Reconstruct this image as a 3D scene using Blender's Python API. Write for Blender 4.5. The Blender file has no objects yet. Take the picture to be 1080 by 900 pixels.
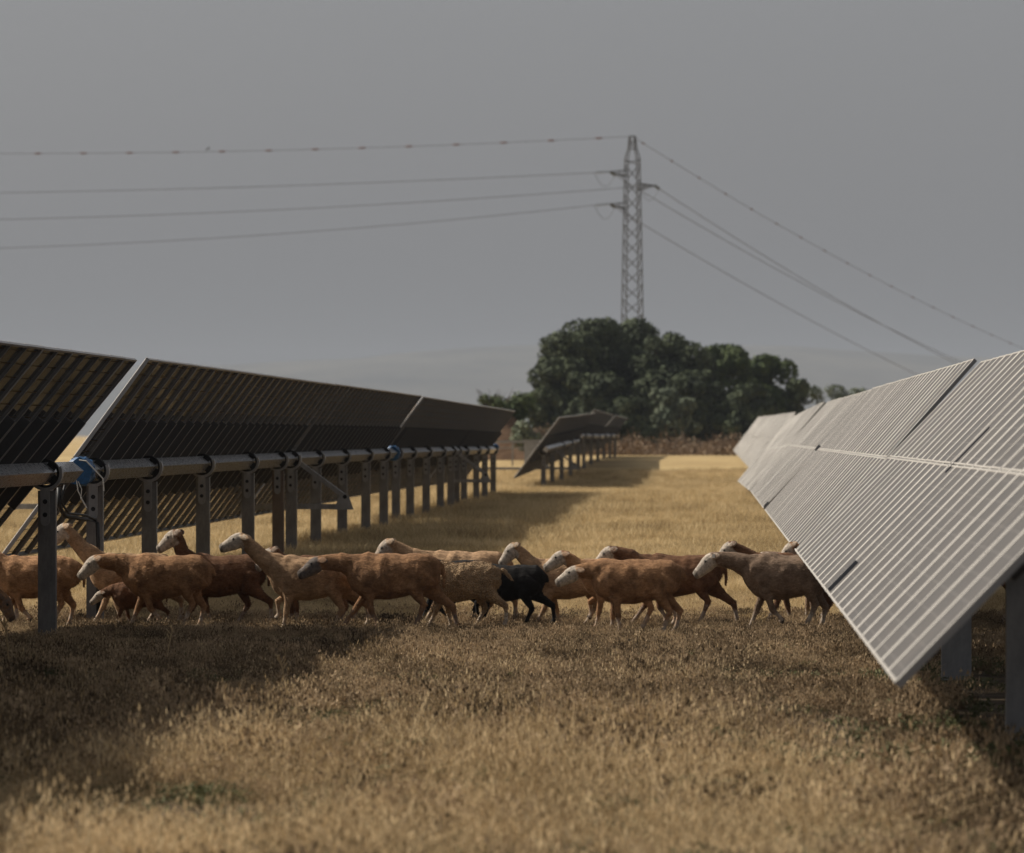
import bpy, bmesh, math, random
from mathutils import Vector, Matrix, noise
R = math.radians
PI = math.pi
F = 5400.0            # focal length in photo pixels (180 mm on a 36 mm sensor, 1080 px)
VX, HY, EYE = 747.0, 459.0, 2.1
scn = bpy.context.scene
col = scn.collection

# ---------------------------------------------------------------- camera
cam_d = bpy.data.cameras.new('camera')
cam = bpy.data.objects.new('camera', cam_d); col.objects.link(cam)
cam.location = (0, 0, EYE)
cam.rotation_euler = Vector(((540 - VX) / F, 1.0, (HY - 450) / F)).to_track_quat('-Z', 'Y').to_euler()
cam_d.sensor_width = 36.0
cam_d.lens = 180.0
cam_d.clip_start = 0.5
cam_d.clip_end = 30000
cam_d.dof.use_dof = True
cam_d.dof.focus_distance = 55.5
cam_d.dof.aperture_fstop = 4.0
scn.camera = cam

# ---------------------------------------------------------------- light
SUN_EL, SUN_PHI = 41.5, -18.0
sd = Vector((-math.cos(R(SUN_PHI)) * math.cos(R(SUN_EL)), -math.sin(R(SUN_PHI)) * math.cos(R(SUN_EL)), math.sin(R(SUN_EL))))
world = bpy.data.worlds.new('World'); scn.world = world; world.use_nodes = True
wn = world.node_tree.nodes; wl = world.node_tree.links; wn.clear()
sky = wn.new('ShaderNodeTexSky'); sky.sky_type = 'NISHITA'; sky.sun_disc = False
sky.sun_elevation = R(SUN_EL); sky.sun_rotation = math.atan2(sd.x, sd.y)
sky.dust_density = 6.0; sky.air_density = 1.0; sky.ozone_density = 1.0; sky.altitude = 50
hsv = wn.new('ShaderNodeHueSaturation'); hsv.inputs['Saturation'].default_value = 0.36; hsv.inputs['Value'].default_value = 1.0
bg = wn.new('ShaderNodeBackground'); bg.inputs['Strength'].default_value = 0.078
wo = wn.new('ShaderNodeOutputWorld')
fl = wn.new('ShaderNodeMix'); fl.data_type = 'RGBA'; fl.inputs[0].default_value = .45; fl.inputs[7].default_value = (3.75, 3.8, 4.05, 1)
wl.new(sky.outputs[0], hsv.inputs['Color']); wl.new(hsv.outputs[0], fl.inputs[6]); wl.new(fl.outputs[2], bg.inputs['Color']); wl.new(bg.outputs[0], wo.inputs['Surface'])
sun_d = bpy.data.lights.new('sun', 'SUN'); sun_d.energy = 4.9; sun_d.angle = R(0.5); sun_d.color = (1.0, 0.93, 0.82)
sun = bpy.data.objects.new('sun', sun_d); col.objects.link(sun)
sun.rotation_euler = sd.to_track_quat('Z', 'Y').to_euler(); sun.location = (-30, 0, 60)
scn.view_settings.view_transform = 'Standard'; scn.view_settings.look = 'None'
scn.view_settings.exposure = 0.2; scn.view_settings.gamma = 1.0; scn.view_settings.use_curve_mapping = False
scn.cycles.volume_bounces = 0
scn.cycles.max_bounces = 8

# ---------------------------------------------------------------- helpers
def px(x, y, D):
    """where a pixel of the photo lies at depth D (measuring only)"""
    return Vector(((x - VX) / F * D, D, EYE - (y - HY) / F * D))

def link(name, me, mats, parent=None, loc=None, rot=None):
    o = bpy.data.objects.new(name, me); col.objects.link(o)
    if mats:
        for m in (mats if isinstance(mats, (list, tuple)) else [mats]):
            if me and len(me.materials) < len(mats if isinstance(mats, (list, tuple)) else [mats]): me.materials.append(m)
    if parent: o.parent = parent
    if loc is not None: o.location = loc
    if rot is not None: o.rotation_euler = rot
    return o

def empty(name, loc=(0, 0, 0), rot=(0, 0, 0)):
    o = bpy.data.objects.new(name, None); col.objects.link(o)
    o.location = loc; o.rotation_euler = rot; o.empty_display_size = .2
    return o

def tag(o, label=None, cat=None, group=None, kind=None):
    if label: o['label'] = label
    if cat: o['category'] = cat
    if group: o['group'] = group
    if kind: o['kind'] = kind
    return o

class MB:
    def __init__(s): s.v = []; s.f = []; s.m = []; s.sm = False
    def add(s, vs, fs, mi=0):
        b = len(s.v); s.v += [tuple(v) for v in vs]; s.f += [tuple(b + i for i in f) for f in fs]; s.m += [mi] * len(fs)
    def box(s, c, size, M=None, mi=0):
        hx, hy, hz = size[0] / 2, size[1] / 2, size[2] / 2
        vs = [Vector((sx * hx, sy * hy, sz * hz)) for sx in (-1, 1) for sy in (-1, 1) for sz in (-1, 1)]
        c = Vector(c)
        vs = [(M @ v if M else v) + c for v in vs]
        s.add(vs, [(0, 1, 3, 2), (4, 6, 7, 5), (0, 4, 5, 1), (2, 3, 7, 6), (0, 2, 6, 4), (1, 5, 7, 3)], mi)
    def bar(s, a, b, w, h=None, mi=0, up=None):
        a, b = Vector(a), Vector(b); d = b - a; L = d.length
        if L < 1e-6: return
        h = h or w
        z = d / L
        u = Vector(up) if up else (Vector((0, 0, 1)) if abs(z.z) < .9 else Vector((0, 1, 0)))
        x = u.cross(z).normalized(); y = z.cross(x)
        M = Matrix((x, y, z)).transposed()
        s.box((a + b) / 2, (w, h, L), M, mi)
    def tube(s, pts, rads, n=8, mi=0, cap=True):
        pts = [Vector(p) for p in pts]
        if not isinstance(rads, (list, tuple)): rads = [rads] * len(pts)
        b = len(s.v); prev = None
        for i, p in enumerate(pts):
            t = (pts[min(i + 1, len(pts) - 1)] - pts[max(i - 1, 0)]).normalized()
            if prev is None:
                ref = Vector((0, 0, 1)) if abs(t.z) < .9 else Vector((1, 0, 0)); x = ref.cross(t).normalized()
            else:
                x = (prev - t * prev.dot(t)).normalized()
            prev = x; y = t.cross(x)
            r = rads[i]; rx, ry = (r if isinstance(r, (list, tuple)) else (r, r))
            for k in range(n):
                a = 2 * PI * k / n
                s.v.append(tuple(p + x * math.cos(a) * rx + y * math.sin(a) * ry))
        for i in range(len(pts) - 1):
            for k in range(n):
                s.f.append((b + i * n + k, b + i * n + (k + 1) % n, b + (i + 1) * n + (k + 1) % n, b + (i + 1) * n + k)); s.m.append(mi)
        if cap:
            s.f.append(tuple(b + k for k in reversed(range(n)))); s.m.append(mi)
            e = b + (len(pts) - 1) * n
            s.f.append(tuple(e + k for k in range(n))); s.m.append(mi)
    def mesh(s, name, smooth=False, mats=None):
        me = bpy.data.meshes.new(name); me.from_pydata(s.v, [], s.f)
        if mats:
            for m in mats: me.materials.append(m)
        me.polygons.foreach_set('material_index', s.m)
        if smooth: me.polygons.foreach_set('use_smooth', [True] * len(s.f))
        me.update(); return me
    def build(s, name, mats, parent=None, smooth=False, loc=None, rot=None):
        mats = mats if isinstance(mats, (list, tuple)) else [mats]
        return link(name, s.mesh(name, smooth, mats), None, parent, loc, rot)

# ---------------------------------------------------------------- materials
def mat(name, base=(.5, .5, .5), rough=.6, metal=0.0, spec=.5):
    m = bpy.data.materials.new(name); m.use_nodes = True
    p = m.node_tree.nodes['Principled BSDF']
    p.inputs['Base Color'].default_value = (*base, 1); p.inputs['Roughness'].default_value = rough
    p.inputs['Metallic'].default_value = metal; p.inputs['Specular IOR Level'].default_value = spec
    return m
def N(m, t): return m.node_tree.nodes.new(t)
def L(m, a, b): m.node_tree.links.new(a, b)
def P(m): return m.node_tree.nodes['Principled BSDF']
def noise_tex(m, scale, detail=4, rough=.6, vec=None, dist=0.0):
    n = N(m, 'ShaderNodeTexNoise'); n.inputs['Scale'].default_value = scale; n.inputs['Detail'].default_value = detail
    n.inputs['Roughness'].default_value = rough; n.inputs['Distortion'].default_value = dist
    if vec is not None: L(m, vec, n.inputs['Vector'])
    return n.outputs['Fac']
def ramp(m, fac, stops):
    r = N(m, 'ShaderNodeValToRGB'); e = r.color_ramp.elements
    while len(e) < len(stops): e.new(.5)
    for i, (p, c) in enumerate(stops):
        e[i].position = p; e[i].color = (*c, 1) if len(c) == 3 else c
    L(m, fac, r.inputs[0]); return r.outputs['Color']
def mixc(m, fac, a, b, mode='MIX'):
    n = N(m, 'ShaderNodeMix'); n.data_type = 'RGBA'; n.blend_type = mode
    for s, v in ((n.inputs[0], fac), (n.inputs[6], a), (n.inputs[7], b)):
        if hasattr(v, 'links'): L(m, v, s)
        elif isinstance(v, (tuple, list)): s.default_value = (*v, 1)
        else: s.default_value = v
    return n.outputs[2]
def math_n(m, op, a, b=None, clamp=False):
    n = N(m, 'ShaderNodeMath'); n.operation = op; n.use_clamp = clamp
    for s, v in ((n.inputs[0], a), (n.inputs[1], b)):
        if v is None: continue
        if hasattr(v, 'links'): L(m, v, s)
        else: s.default_value = v
    return n.outputs[0]
def mapr(m, v, a, b, c=0.0, d=1.0):
    n = N(m, 'ShaderNodeMapRange'); n.clamp = True
    L(m, v, n.inputs[0]); n.inputs[1].default_value = a; n.inputs[2].default_value = b; n.inputs[3].default_value = c; n.inputs[4].default_value = d
    return n.outputs[0]
def geo_pos(m): return N(m, 'ShaderNodeNewGeometry').outputs['Position']
def obj_co(m): return N(m, 'ShaderNodeTexCoord').outputs['Object']
def sep(m, v):
    s = N(m, 'ShaderNodeSeparateXYZ'); L(m, v, s.inputs[0]); return s.outputs
def bump(m, h, strength, dist):
    b = N(m, 'ShaderNodeBump'); b.inputs['Strength'].default_value = strength; b.inputs['Distance'].default_value = dist
    L(m, h, b.inputs['Height']); L(m, b.outputs[0], P(m).inputs['Normal'])
def scale_vec(m, v, s):
    n = N(m, 'ShaderNodeMapping'); L(m, v, n.inputs[0]); n.inputs['Scale'].default_value = s; return n.outputs[0]

# galvanised steel, weathered
def steel(name, c0, c1, rough=.55, metal=.4):
    m = mat(name, c0, rough, metal)
    co = obj_co(m)
    c = ramp(m, noise_tex(m, 7, 5, .7, scale_vec(m, co, (1, 1, .35))), [(.3, c0), (.7, c1)])
    L(m, c, P(m).inputs['Base Color'])
    L(m, mapr(m, noise_tex(m, 25, 3, .6, co), .3, .7, rough - .12, rough + .12), P(m).inputs['Roughness'])
    return m
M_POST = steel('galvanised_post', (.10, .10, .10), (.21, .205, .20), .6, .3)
M_TUBE = steel('galvanised_tube', (.30, .30, .31), (.42, .41, .40), .3, .85)
M_DARK = mat('black_rubber', (.012, .012, .013), .7, 0, .25)
M_BRKT = steel('bracket_steel', (.17, .17, .17), (.30, .30, .30), .5, .4)
M_RUST = steel('weathered_post', (.10, .075, .055), (.17, .13, .10), .75, .1)
M_FRAME = mat('anodised_frame', (.37, .345, .31), .62, .1)
M_FRAMEB = mat('frame_underside', (.25, .245, .24), .5, .4)
M_RAIL = mat('dark_rail_steel', (.07, .07, .072), .6, .3)
M_CLAMP = mat('joint_strip', (.12, .13, .15), .6, .2)

def front_glass():
    m = mat('dusty_module_glass', (.1, .095, .09), .42, 0, .5)
    co = obj_co(m); s = sep(m, co)
    # cell grid drawn on the module itself: 6 cells along the short side, 9 on the long side
    def lines(v, pitch, w):
        f = math_n(m, 'FRACT', math_n(m, 'ADD', math_n(m, 'DIVIDE', v, pitch), 20.0))
        return math_n(m, 'LESS_THAN', f, w)
    g = math_n(m, 'MAXIMUM', lines(s[0], .158, .035), lines(s[1], .186, .03))
    d = noise_tex(m, 2.2, 5, .65, geo_pos(m))
    dust = ramp(m, d, [(.3, (.032, .026, .021)), (.72, (.054, .045, .037))])
    L(m, mixc(m, math_n(m, 'MULTIPLY', g, .35), dust, (.2, .185, .165)), P(m).inputs['Base Color'])
    L(m, mapr(m, d, .3, .7, .48, .62), P(m).inputs['Roughness'])
    return m
def back_glass():
    m = mat('module_back_glass', (.035, .028, .022), .05, 0, .7)
    co = obj_co(m); s = sep(m, co)
    def lines(v, pitch, w):
        f = math_n(m, 'FRACT', math_n(m, 'ADD', math_n(m, 'DIVIDE', v, pitch), 20.0))
        return math_n(m, 'LESS_THAN', f, w)
    g = math_n(m, 'MAXIMUM', lines(s[0], .158, .09), math_n(m, 'MULTIPLY', lines(s[1], .186, .05), .6))
    tr = N(m, 'ShaderNodeBsdfTranslucent'); tr.inputs[0].default_value = (.80, .58, .38, 1)
    mx = N(m, 'ShaderNodeMixShader'); out = m.node_tree.nodes['Material Output']
    L(m, math_n(m, 'MULTIPLY', g, .65), mx.inputs[0]); L(m, P(m).outputs[0], mx.inputs[1]); L(m, tr.outputs[0], mx.inputs[2])
    L(m, mx.outputs[0], out.inputs['Surface'])
    L(m, mapr(m, noise_tex(m, 3, 3, .5, geo_pos(m)), .3, .7, .025, .09), P(m).inputs['Roughness'])
    return m
M_FRONT, M_BACK = front_glass(), back_glass()

# ---------------------------------------------------------------- ground
def smooth(a, b, x):
    t = max(0, min(1, (x - a) / (b - a))); return t * t * (3 - 2 * t)
def gz(x, y):
    z = .62 * smooth(205, 300, y) - .07 * smooth(44, 52, y) * (1 - smooth(61, 72, y))
    z += .03 * (noise.noise(Vector((x * .35, y * .35, 0)))) * (1 - smooth(300, 600, y))
    z += .05 * (noise.noise(Vector((x * .05, y * .05, 3))))
    return z
def build_ground():
    ys = []; y = -40.0
    while y < 9400:
        ys.append(y); y += .5 if 15 < y < 80 else (1.5 if y < 240 else max(3, y * .03))
    ys.append(9400)
    xs = [-4000, -2500, -1500, -900, -500, -300, -200, -140, -100, -75, -55, -42, -34]
    x = -28.0
    while x < 22: xs.append(x); x += .6
    xs += [24, 30, 40, 55, 80, 120, 200, 320, 500, 900, 1500, 2500, 4000]
    vs = [(x, y, gz(x, y)) for y in ys for x in xs]; n = len(xs)
    fs = [(j * n + i, j * n + i + 1, (j + 1) * n + i + 1, (j + 1) * n + i) for j in range(len(ys) - 1) for i in range(n - 1)]
    mb = MB(); mb.v = vs; mb.f = fs; mb.m = [0] * len(fs)
    m = mat('dry_field', (.3, .2, .1), .95, 0, .1)
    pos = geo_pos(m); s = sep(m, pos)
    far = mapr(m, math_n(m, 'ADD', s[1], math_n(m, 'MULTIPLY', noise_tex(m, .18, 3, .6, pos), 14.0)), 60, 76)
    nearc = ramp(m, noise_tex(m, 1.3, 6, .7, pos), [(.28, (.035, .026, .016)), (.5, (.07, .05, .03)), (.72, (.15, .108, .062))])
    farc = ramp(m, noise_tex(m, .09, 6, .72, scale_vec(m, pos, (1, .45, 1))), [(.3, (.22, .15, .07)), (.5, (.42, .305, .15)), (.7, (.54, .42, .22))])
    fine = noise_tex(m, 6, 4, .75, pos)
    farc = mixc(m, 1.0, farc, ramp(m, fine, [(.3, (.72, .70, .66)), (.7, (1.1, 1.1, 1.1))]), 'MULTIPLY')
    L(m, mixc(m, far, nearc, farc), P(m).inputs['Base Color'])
    bump(m, noise_tex(m, 9, 6, .8, pos), .8, .06)
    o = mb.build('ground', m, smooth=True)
    tag(o, 'dry straw coloured field running back to the trees', None, None, 'structure')
build_ground()

def build_hills():
    mb = MB(); nx, ny = 90, 10
    for j in range(ny):
        for i in range(nx):
            x = -3800 + 7600 * i / (nx - 1); y = 7000 + j * 250
            prof = math.sin(PI * (j / (ny - 1)) ** .8)
            h = 118 + 45 * noise.noise(Vector((x / 900, 1.7, 0))) + 16 * noise.noise(Vector((x / 220, 5, y / 400)))
            mb.v.append((x, y, .3 + max(0, h * prof)))
    for j in range(ny - 1):
        for i in range(nx - 1):
            mb.f.append((j * nx + i, j * nx + i + 1, (j + 1) * nx + i + 1, (j + 1) * nx + i)); mb.m.append(0)
    m = mat('far_hillside', (.2, .17, .1), .95, 0, .1)
    L(m, ramp(m, noise_tex(m, .004, 6, .65, geo_pos(m)), [(.35, (.075, .078, .08)), (.6, (.13, .125, .115))]), P(m).inputs['Base Color'])
    tag(mb.build('hills', m, smooth=True), 'pale hills fading into the haze on the horizon', None, None, 'structure')
build_hills()

# haze: one even box round everything
def build_haze():
    mb = MB(); mb.box((0, 4650, 79), (8400, 9900, 162))
    m = bpy.data.materials.new('haze_air'); m.use_nodes = True; m.node_tree.nodes.remove(P(m))
    v = N(m, 'ShaderNodeVolumePrincipled'); v.inputs['Color'].default_value = (.50, .54, .60, 1)
    v.inputs['Density'].default_value = 1.05e-4; v.inputs['Anisotropy'].default_value = 0.0
    L(m, v.outputs[0], m.node_tree.nodes['Material Output'].inputs['Volume'])
    tag(mb.build('haze', m), 'thin grey haze over the whole plain', None, None, 'stuff')
build_haze()

# ---------------------------------------------------------------- solar tables
MODU, MODV, PITCH, GAPU = 1.425, 1.115, 1.14, .006     # slope length, width, pitch along the row
def bx_frame():
    mb = MB(); hu, hv = MODU / 2, MODV / 2; t = .022
    for sy in (-1, 1):        # long members: 35 mm deep underneath, a low rounded ridge above the glass
        mb.box((0, sy * (hv - t / 2), -.021), (MODU, t, .034), None, 1)
        mb.tube([(-hu, sy * (hv - .012), .0), (hu, sy * (hv - .012), .0)], .0095, 10)
        mb.box((0, sy * (hv - .02), -.0365), (MODU, .034, .003), None, 1)
    for sx in (-1, 1):
        mb.box((sx * (hu - t / 2), 0, -.0215), (t, MODV - 2 * t - .002, .033), None, 1)
        mb.tube([(sx * (hu - .012), -hv, .0), (sx * (hu - .012), hv, .0)], .0095, 8)
    return mb.mesh('module_frame', False, [M_FRAME, M_FRAMEB])
def bx_glass():
    mb = MB(); u, v = MODU / 2 - .004, MODV / 2 - .004
    mb.add([(-u, -v, 0), (u, -v, 0), (u, v, 0), (-u, v, 0)], [(0, 1, 2, 3)], 0)
    mb.add([(-u, -v, -.007), (u, -v, -.007), (u, v, -.007), (-u, v, -.007)], [(3, 2, 1, 0)], 1)
    mb.add([(-u, -v, 0), (u, -v, 0), (u, v, 0), (-u, v, 0), (-u, -v, -.007), (u, -v, -.007), (u, v, -.007), (-u, v, -.007)],
           [(0, 4, 5, 1), (1, 5, 6, 2), (2, 6, 7, 3), (3, 7, 4, 0)], 0)
    return mb.mesh('solar_module', False, [M_FRONT, M_BACK])
ME_FRAME, ME_GLASS = bx_frame(), bx_glass()
mb = MB(); mb.box((0, 0, 0), (1.22, .03, .10)); mb.box((0, 0, -.052), (1.22, .055, .004), None, 1); ME_RAIL = mb.mesh('rail', False, [M_RAIL, M_FRAMEB])

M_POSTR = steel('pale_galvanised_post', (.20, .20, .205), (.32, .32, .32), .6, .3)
def bx_post(h, mt):
    mb = MB(); w, d, t = (.255 if mt is M_POSTR else .19), .10, .007      # lipped C section, web towards the viewer
    mb.box((0, 0, h / 2 - .15), (w, t, h + .3))
    for s in (-1, 1):
        mb.box((s * (w / 2 - t / 2), d / 2 + t / 2, h / 2 - .15), (t, d, h + .3))
        mb.box((s * (w / 2 - t - .012), d + t / 2 - .003, h / 2 - .15), (.022, t, h + .3))
    return mb.mesh('post', False, [mt])
_posts = {}
def post_mesh(h, mt):
    k = (round(h, 2), mt.name)
    if k not in _posts: _posts[k] = bx_post(k[0], mt)
    return _posts[k]
def bx_bearing():
    mb = MB(); n = 28
    for r0, r1, y0, y1 in ((.124, .152, -.05, .05),):
        ring = [(r, y) for r, y in ((r0, y0), (r1, y0), (r1, y1), (r0, y1))]
        b = len(mb.v)
        for k in range(n):
            a = 2 * PI * k / n
            for r, y in ring: mb.v.append((r * math.cos(a), y, r * math.sin(a)))
        for k in range(n):
            k2 = (k + 1) % n
            for i in range(4):
                j = (i + 1) % 4
                mb.f.append((b + k * 4 + i, b + k * 4 + j, b + k2 * 4 + j, b + k2 * 4 + i)); mb.m.append(0)
    # polymer insert between ring and square tube
    for a in range(4):
        an = a * PI / 2
        mb.box((.10 * math.cos(an), 0, .10 * math.sin(an)), (.045, .09, .10), Matrix.Rotation(-an, 3, 'Y'))
    return mb.mesh('bearing', False, [M_DARK])
ME_BEAR = bx_bearing()
def bx_bracket():
    mb = MB(); n = 18
    # cradle: lower half ring and its arm up on one side, in front of the bearing
    b = len(mb.v); a0, a1 = R(-200), R(25)
    for k in range(n + 1):
        a = a0 + (a1 - a0) * k / n
        for r, y in ((.152, -.075), (.185, -.075), (.185, .045), (.152, .045)): mb.v.append((r * math.cos(a), y, r * math.sin(a)))
    for k in range(n):
        for i in range(4):
            j = (i + 1) % 4
            mb.f.append((b + k * 4 + i, b + k * 4 + j, b + (k + 1) * 4 + j, b + (k + 1) * 4 + i)); mb.m.append(0)
    for e in (b, b + n * 4): mb.f.append((e, e + 1, e + 2, e + 3)); mb.m.append(0)
    mb.box((0, -.066, -.34), (.10, .012, .34))
    mb.tube([(0, -.061, -.51), (0, -.0705, -.51)], .048, 16)
    for z in (-.30, -.44): mb.tube([(0, -.058, z), (0, -.076, z)], .026, 12, 1)
    return mb.mesh('bearing_bracket', False, [M_BRKT, M_DARK])
ME_BRKT = bx_bracket()

rnd = random.Random(5)
GL = 'solar panel tables of the left row seen from behind'
GR = 'solar panel tables of the right row seen from the front'
def table(label, Xt, D0, D1, Z0, Z1, tilt, posts, group, joints=(), arm=None, e=.25, jit=.25, dark_posts=()):
    """one tracker table: root on the ground, every part its own mesh"""
    root = empty('solar_tracker_table', (Xt, D0, 0)); tag(root, label, 'solar panels', group)
    length = D1 - D0; slope = (Z1 - Z0) / length
    zt = lambda v: Z0 + slope * v
    t = R(tilt)
    U = Vector((math.cos(t), 0, math.sin(t))); NN = Vector((-math.sin(t), 0, math.cos(t)))
    # torque tube, turned with the panels
    mb = MB(); mb.box((0, 0, 0), (.165, math.hypot(length, slope * length) + .5, .165))
    tb = mb.build('torque_tube', M_TUBE, root, loc=(0, length / 2, (Z0 + Z1) / 2)); tb.rotation_euler = (math.atan(slope), -t + PI / 4 * 0, 0)
    n = max(1, round((length - .03 - .11 * len(joints)) / PITCH)); pit = (length - .03 - .11 * len(joints)) / n
    v = pit / 2 + .01; k = 0; js = list(joints)
    rz = [0, 0]
    for _k in range(n):
        if js and v + D0 > js[0]: v += .11; js.pop(0)
        for h in (0, 1):
            u = (MODU + GAPU) / 2 * (1 if h else -1)
            rz[h] = rz[h] * .6 + rnd.gauss(0, jit) * .6
            p = U * u + NN * (e + rnd.gauss(0, .0015)) + Vector((0, v, zt(v)))
            g = link('solar_module', ME_GLASS, None, root, p, (R(rnd.gauss(0, jit * .25)), -t + R(rz[h]), 0))
            f = link('module_frame', ME_FRAME, None, g, (0, 0, 0))
        if _k < n - 1: link('rail', ME_RAIL, None, root, NN * .155 + Vector((0, v + pit / 2, zt(v))), (0, -t, 0))
        v += pit
    # end plate of the tube, posts, bearings
    for i, D in enumerate(posts):
        v = D - D0; zz = zt(v); X = 0
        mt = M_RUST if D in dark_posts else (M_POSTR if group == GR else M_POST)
        po = link('post', post_mesh(zz - .18 - gz(Xt, D), mt), None, root, (0, v + .07, gz(Xt, D)))
        if mt is M_RUST: po['label'] = 'rusty brown post'
        link('bearing', ME_BEAR, None, root, (0, v, zz), (0, -t, 0))
        link('bearing_bracket', ME_BRKT, None, root, (0, v, zz))
    if arm:
        for D in arm:
            v = D - D0; zz = zt(v)
            tip = -NN * 1.08
            mb = MB(); mb.bar(-NN * .02, tip, .075, .115, up=(0, 1, 0))
            mb.bar(NN * .10 - U * .10, NN * .10 + U * .10, .05, .13, up=(0, 1, 0))
            mb.tube([tip + Vector((0, -.05, 0)), tip + Vector((0, .06, 0))], .045, 12)
            ar = mb.build('lever_arm', M_BRKT, root, loc=(0, v, zz))
            mb = MB(); g0 = tip
            mb.add([g0 + Vector(q) for q in ((-.07, -.06, .06), (.05, -.06, .06), (.15, -.06, -.22), (-.20, -.06, -.22),
                    (-.07, -.045, .06), (.05, -.045, .06), (.15, -.045, -.22), (-.20, -.045, -.22))],
                   [(0, 1, 2, 3), (7, 6, 5, 4), (0, 4, 5, 1), (1, 5, 6, 2), (2, 6, 7, 3), (3, 7, 4, 0)])
            mb.tube([g0 + Vector((0, -.062, 0)), g0 + Vector((0, -.075, 0))], .035, 12, 1)
            mb.build('gusset_plate', [M_BRKT, M_DARK], ar)
            tp = Vector((Xt, D, zz)) + tip
            mb = MB(); mb.box((-7.0 + .1, 0, 0), (14.0, .09, .09))
            o = mb.build('drive_bar', M_BRKT, loc=(tp.x, tp.y + .03, tp.z - .17))
            tag(o, 'long grey steel drive bar lying level at the foot of the %s lever arm' % ('nearest' if D < 100 else 'second' if D < 180 else 'farthest'), 'steel bar', 'drive bars between the rows')
    return root

XL, XR, ZT = -7.06, 2.12, EYE - .41
pl = lambda v: F * 7.06 / (VX - v)      # depth of a left-row post from its place in the row


A_TILT, B_TILT = 50.5, 53.5
AEND, BBEG = 56.5, 58.3
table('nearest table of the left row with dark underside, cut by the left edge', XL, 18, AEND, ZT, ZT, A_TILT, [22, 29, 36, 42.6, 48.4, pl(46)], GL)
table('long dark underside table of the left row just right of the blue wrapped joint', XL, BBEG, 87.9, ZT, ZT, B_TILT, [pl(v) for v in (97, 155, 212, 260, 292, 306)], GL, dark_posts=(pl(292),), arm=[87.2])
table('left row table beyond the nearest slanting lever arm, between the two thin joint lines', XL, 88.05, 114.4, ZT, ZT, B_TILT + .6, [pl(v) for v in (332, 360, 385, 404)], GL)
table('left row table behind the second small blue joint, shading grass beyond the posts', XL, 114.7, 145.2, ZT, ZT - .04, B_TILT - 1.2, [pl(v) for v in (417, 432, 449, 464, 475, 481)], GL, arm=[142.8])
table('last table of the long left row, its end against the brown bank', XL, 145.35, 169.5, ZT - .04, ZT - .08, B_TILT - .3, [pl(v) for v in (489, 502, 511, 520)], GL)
GT = 'far solar panel tables beyond the end of the left row'
table('detached steep panel table past the left row with its near edge bare', -6.25, 192, 252, EYE - .62, EYE - .20, 53, [194, 205, 218, 232, 246], GT, arm=[206], jit=.35)
table('middle of the three small far panel tables in front of the trees', -6.32, 256, 306, EYE - .02, EYE - .10, 54.5, [260, 276, 293], GT, jit=.35)
table('farthest small panel table left of the open strip, nearest the trees', -6.38, 310, 360, EYE - .05, EYE - .05, 49, [313, 332, 350], GT, jit=.35)
table('big pale panel table at the right edge, its lower corner nearest the camera', XR, 26.0, 55.1, ZT, ZT, 45.8, [28.5, 34.3, 43.8, 52], GR, joints=(40.6,), jit=.12)
table('pale striped panel table second in the right row, below the stepped dark slit', XR, 55.5, 89.7, ZT, ZT, 48.4, [59, 68, 77, 86], GR, jit=.2)
table('pale panel table in the middle of the right row, past the hooked joint', XR, 90.0, 125.0, ZT, ZT, 47.2, [95, 105, 115], GR, jit=.6)
table('pale panel table near the far end of the long right row', XR, 125.6, 177, ZT - .02, ZT - .25, 50.0, [130, 145, 160, 174], GR, jit=.9)
table('small separate pale panel table at the far end of the right row by the trees', 2.75, 200, 350, EYE - .40, EYE - .06, 53, [330, 345], GR, jit=1.1)

# dark upright joint plates standing proud of the right-hand glass
def joint_plate(rt, D, X, tilt, u, lu, h, name='joint_plate'):
    t = R(tilt); U = Vector((math.cos(t), 0, math.sin(t))); NN = Vector((-math.sin(t), 0, math.cos(t)))
    mb = MB(); mb.box((0, 0, h / 2 - .03), (lu, .014, h + .06)); mb.box((0, .02, -.02), (lu + .03, .03, .012))
    o = mb.build(name, M_CLAMP, rt, loc=U * u + NN * .25 + Vector((0, D - rt.location.y, ZT))); o.rotation_euler = (0, -t, 0)
_rt = {o['label'][:12]: o for o in col.objects if o.get('group') == GR}
joint_plate(_rt['big pale pan'], 40.62, XR, 45.8, -1.24, .32, .032)
joint_plate(_rt['big pale pan'], 40.62, XR, 45.8, .16, .50, .012)
joint_plate(_rt['pale panel t'] if 0 else _rt['pale striped'], 89.80, XR, 48.4, -1.34, .12, .06)
joint_plate(_rt['pale striped'], 89.80, XR, 48.4, .0, .12, .05)
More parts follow.
